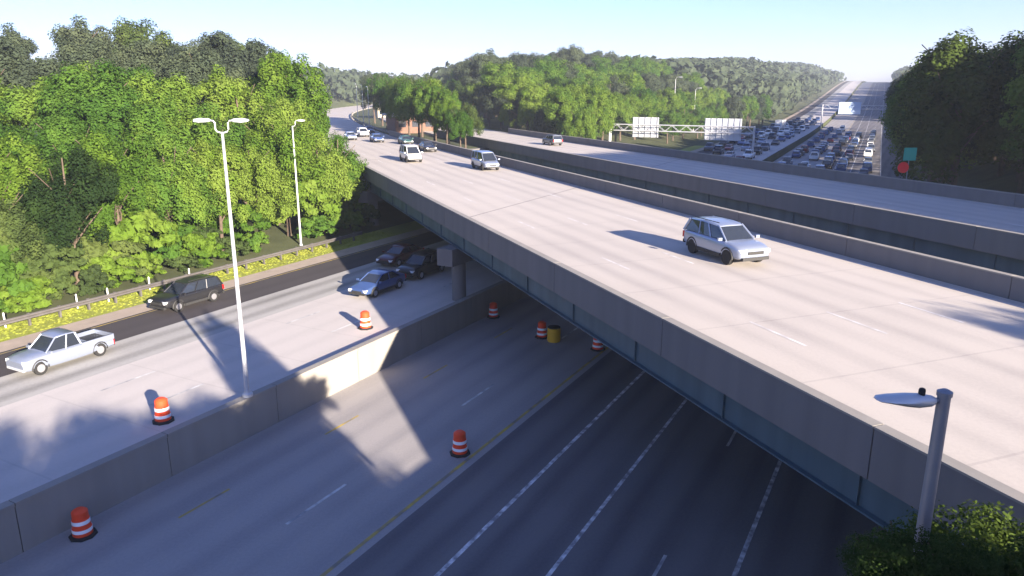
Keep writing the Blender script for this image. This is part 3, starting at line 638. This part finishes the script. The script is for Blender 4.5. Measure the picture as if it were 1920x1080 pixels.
def make_vehicle(name, kind, p, detail=True, scale=1.):
    s = SP[kind]; r = empty(name); pm = PC[p]; rings = []
    for x, hw, zl, zb in s['st']:
        h = zb-zl
        rings.append([(x, -hw*.9, zl), (x, -hw, zl+h*.2), (x, -hw*1.0, zl+h*.62), (x, -hw*.97, zb-h*.1), (x, -hw*.86, zb), (x, -hw*.4, zb+.03), (x, hw*.4, zb+.03), (x, hw*.86, zb), (x, hw*.97, zb-h*.1), (x, hw, zl+h*.62), (x, hw, zl+h*.2), (x, hw*.9, zl)])
    m = MB().loft(rings)
    b0, b1 = s['base']; r0, r1 = s['roof']; zr = s['zr']; bw = s['st'][3][1]*.88; rw = bw*.80; zb = s['st'][3][3]-.01
    if kind == 'pickup':
        for sy in (-1, 1): m.box((-1.78, sy*.92, .98), (2.1, .09, .30))
        m.box((-2.82, 0, .98), (.07, 1.86, .32))
    o = m.build('body', pm, r, True)
    if detail and kind != 'pickup':
        q = o.modifiers.new('round', 'SUBSURF'); q.levels = 2; q.render_levels = 2; q.use_limit_surface = False
    # greenhouse glass, roof and pillars
    gl = MB().loft([[(b0, -bw, zb), (b0, bw, zb), (r0, rw, zr-.05), (r0, -rw, zr-.05)], [(b0*.5+b1*.5, -bw*1.01, zb), (b0*.5+b1*.5, bw*1.01, zb), (r0*.5+r1*.5, rw*1.03, zr-.04), (r0*.5+r1*.5, -rw*1.03, zr-.04)], [(b1, -bw*.93, zb), (b1, bw*.93, zb), (r1, rw*.94, zr-.07), (r1, -rw*.94, zr-.07)]])
    gl.build('windows', glass_m, r)
    rf = MB(); rr = []
    for t, wf, dz in [(0, .9, -.06), (.06, 1, -.01), (.5, 1.05, .03), (.93, 1.0, -.02), (1, .9, -.07)]:
        x = r0-.06+(r1-r0+.1)*t; rr.append([(x, -rw*wf*1.04, zr+dz-.05), (x, -rw*wf, zr+dz), (x, 0, zr+dz+.025), (x, rw*wf, zr+dz), (x, rw*wf*1.04, zr+dz-.05)])
    rf.loft(rr)
    for sy in (-1, 1):
        rf.tube([(b1+.03, sy*bw*.93, zb-.02), (r1, sy*rw*.95, zr-.05)], .045, 6)
        rf.tube([(b0-.02, sy*bw, zb-.02), (r0, sy*rw, zr-.05)], .075 if kind != 'sedan' else .06, 6)
        for mx in s['mid']:
            t = (mx-b0)/(b1-b0); xr = r0+(r1-r0)*t; rf.tube([(mx, sy*(bw+.01), zb-.02), (xr, sy*(rw+.02), zr-.05)], .04, 6)
    rf.build('roof', pm, r, True)
    for ax in s['ax']:
        for sy in (-1, 1):
            hw = s['st'][3][1]; W = s['wh']; y0 = sy*(hw-.12)
            t = MB().lathe([(W*.62, -.115), (W*.96, -.11), (W, -.07), (W, .07), (W*.96, .11), (W*.62, .115)], (ax, y0, W), 18, 'y').build('wheel', black_m, r, True)
            if detail:
                MB().lathe([(W*.60, 0), (W*.56, .02), (W*.2, .025)], (ax, y0+sy*.105, W), 14, 'y').build('rim', rim_m, t, True)
                mm = MB(); arc = [(ax+math.cos(q)*(W+.07), y0+sy*(.09), W+math.sin(q)*(W+.07)) for q in np.linspace(-.1, math.pi+.1, 11)]
                mm.tube(arc, .045, 6).build('wheel_arch', trim_m, r, True)
    f = s['st'][-2]; bk = s['st'][1]
    if detail:
        for sy in (-1, 1):
            MB().box((f[0]-.02, sy*f[1]*.74, f[3]-.12), (.26, .34, .15), -sy*.35).build('headlight', head_m, r)
            MB().box((bk[0]-.0, sy*bk[1]*.88, bk[3]-.22), (.14, .16, .30)).build('taillight', tail_m, r)
            MB().box((b1-.1, sy*(s['st'][3][1]+.1), zb+.06), (.12, .2, .13)).build('mirror', pm, r)
        MB().box((f[0]+.08, 0, f[3]-.2), (.12, f[1]*1.0, .14)).build('grille', trim_m, r)
        MB().box((f[0]+.06, 0, f[2]+.06), (.22, f[1]*1.7, .14)).build('bumper', trim_m if kind != 'pickup' else galv, r)
        MB().box((bk[0]-.04, 0, bk[2]+.08), (.16, bk[1]*1.8, .16)).build('bumper', trim_m, r)
        if kind == 'pickup': MB().box((-1.75, 0, .885), (2.0, 1.72, .03)).build('bed_liner', trim_m, r)
        if kind in ('suv', 'van', 'sedan'):
            for sy in (-1, 1): MB().box((.02, sy*(s['st'][3][1]-.005), s['st'][3][2]+.13), (s['ax'][1]-s['ax'][0]-.95, .05, .16)).build('side_skirt', trim_m, r)
            for sy in (-1, 1):
                for hx in (s['mid'][-1]-.18, s['mid'][0]-.22): MB().box((hx, sy*(s['st'][3][1]-.01), s['st'][3][3]-.2), (.2, .04, .035)).build('door_handle', pm, r)
        if kind == 'suv':
            for sy in (-1, 1): MB().tube([(r0+.15, sy*rw*.85, zr+.06), (r1-.1, sy*rw*.85, zr+.06)], .02, 6).build('roof_rail', trim_m, r)
    return r
def put(v, pos, ang, label, cat, group=None): v.location = pos; v.rotation_euler = (0, 0, ang); tag(v, label, cat, group); return v
TOW_B, TOW_H = BA+math.pi, HA+math.pi
suv_ = put(make_vehicle('sport_utility_car', 'suv', 'silver'), B(32.1, 24.2, 7), TOW_B, 'silver sport utility car driving toward the viewer in the middle of the sunlit bridge deck', 'car')
put(make_vehicle('minivan', 'van', 'silver'), B(80.5, 27.4, 7), TOW_B, 'silver minivan near the median parapet on the far half of the near bridge', 'car')
put(make_vehicle('delivery_van', 'van', 'white'), B(93, 21.8, 7), TOW_B, 'white van near the far end of the near bridge', 'van')
put(make_vehicle('sedan', 'sedan', 'black'), B(108, 27.9, 7), TOW_B, 'dark sedan behind the white van, beside the median parapet', 'car')
put(make_vehicle('sedan', 'sedan', 'green'), B(124, 28.3, 7), TOW_B, 'dark teal car in the queue at the far end of the left road', 'car')
put(make_vehicle('sedan', 'sedan', 'blue'), B(131, 24.8, 7), TOW_B, 'blue car at the front of the far queue on the left road', 'car')
put(make_vehicle('sedan', 'sedan', 'silver'), B(139, 21.4, 7), TOW_B, 'silver car farthest left in the distant queue', 'car')
put(make_vehicle('sport_utility_car', 'suv', 'white'), B(148, 25, 7), TOW_B, 'white car behind the blue car in the distant queue', 'car')
put(make_vehicle('sedan', 'sedan', 'grey'), B(160, 28, 7), TOW_B, 'grey car last in the distant queue on the left road', 'car')
put(make_vehicle('sport_utility_car', 'suv', 'grey'), B(113.5, 50.2, 7), BA, 'dark grey car alone on the far bridge', 'car')
suv_.scale = (1.08, 1.1, 1.12)
pk_ = put(make_vehicle('pickup_truck', 'pickup', 'silver'), H(21.5, -38.6, 1.606), TOW_H, 'silver pickup truck on the raised roadway at the far left', 'pickup truck')
pk_.scale = (.86, .92, .92)
put(make_vehicle('sport_utility_car', 'suv', 'black'), H(32.2, -42.1, 1.606), TOW_H, 'black sport utility car in the dark asphalt lane beside the grass verge', 'car')
put(make_vehicle('sedan', 'sedan', 'blue'), H(41.0, -33.0, 1.606), TOW_H, 'blue car coming out of the shadow under the bridge, headlight showing', 'car')
put(make_vehicle('sport_utility_car', 'suv', 'black'), H(46.8, -33.2, 1.606), TOW_H, 'black car in the shadow under the bridge behind the blue one', 'car')
put(make_vehicle('sedan', 'sedan', 'maroon'), H(49.5, -37.3, 1.606), TOW_H, 'dark maroon car in the shadow under the bridge near the far pier', 'car')
# the jammed highway beyond the bridges
PROTO = {}
LANES = [(-6.4, 1, 128, 420, 'lane nearest the right wood'), (-10.7, 1, 132, 430, 'second lane from the right wood'), (-14, 1, 138, 430, 'third lane from the right wood'), (-18, 1, 143, 400, 'fourth lane from the right wood'), (-22, 1, 150, 380, 'lane along the median wall'),
         (-29.5, -1, 150, 400, 'oncoming lane beside the median'), (-33.3, -1, 165, 380, 'second oncoming lane'), (-37.3, -1, 170, 360, 'third oncoming lane'), (-41.2, -1, 180, 330, 'oncoming lane nearest the central wood')]
for l, d, a0, a1, lname in LANES:
    a = a0+R_.uniform(0, 6); i = 0
    while a < a1 and i < 14:
        k = R_.choice(['sedan', 'sedan', 'suv', 'suv', 'van', 'pickup']); c = R_.choice(['grey', 'grey', 'black', 'blue', 'silver', 'white', 'black', 'blue', 'red'])
        if (k, c) not in PROTO:
            o = PROTO[(k, c)] = make_vehicle({'sedan': 'sedan', 'suv': 'sport_utility_car', 'van': 'minivan', 'pickup': 'pickup_truck'}[k], k, c, False)
        else: o = copy_tree(PROTO[(k, c)])
        kn = {'sedan': 'sedan', 'suv': 'sport utility car', 'van': 'minivan', 'pickup': 'pickup truck'}[k]
        q0, q1 = H(a-2, l), H(a+2, l); ang = math.atan2(q1.y-q0.y, q1.x-q0.x)+(0 if d > 0 else math.pi)
        put(o, H(a, l+R_.uniform(-.3, .3), 1.6 if l < -26 else 0), ang, f'{c} {kn}, {ordinal(i)} from the bridge in the {lname}', 'car' if k != 'pickup' else 'pickup truck', 'cars on the jammed highway')
        a += R_.choice([7.5, 9, 10, 12, 17, 22]) if d > 0 else R_.uniform(10, 24); i += 1
# box truck in the sun
r = empty('box_truck', H(288, -37.3, 1.6), HA+math.pi-.05, 'white box truck in the sun at the far left edge of the jammed highway', 'truck')
MB().box((-1.6, 0, 2.3), (6.6, 2.4, 2.9)).build('cargo_box', PC['white'], r)
MB().loft([[(1.8, -1.05, .6), (1.8, 1.05, .6), (1.8, 1.0, 2.5), (1.8, -1.0, 2.5)], [(2.9, -1.05, .6), (2.9, 1.05, .6), (2.6, .95, 2.45), (2.6, -.95, 2.45)], [(3.7, -1., .6), (3.7, 1., .6), (3.6, .95, 1.4), (3.6, -.95, 1.4)]]).build('cab', PC['white'], r)
MB().box((2.95, 0, 1.95), (.3, 1.8, .6)).build('windshield', glass_m, r)
for x in (-3.6, 2.5):
    for sy in (-1, 1): MB().lathe([(.5, -.15), (.5, .15)], (x, sy*1.05, .5), 16, 'y').build('wheel', black_m, r)

NUM.append((mps, 'thin pale marker post in the grass behind the left guardrail, %s from the left'))
number_rows()
# air
hb = MB().box((150, 700, 40), (2600, 1700, 110)).build('haze', mat('haze_air', (1, 1, 1))); tag(hb, None, kind='stuff')
m = bpy.data.materials.new('haze_volume'); m.use_nodes = True; n = m.node_tree.nodes; n.remove(n['Principled BSDF'])
pv = n.new('ShaderNodeVolumePrincipled'); pv.inputs['Color'].default_value = (.82, .9, 1, 1); pv.inputs['Density'].default_value = .00035; pv.inputs['Anisotropy'].default_value = .2
m.node_tree.links.new(pv.outputs[0], n['Material Output'].inputs['Volume']); hb.data.materials.clear(); hb.data.materials.append(m)
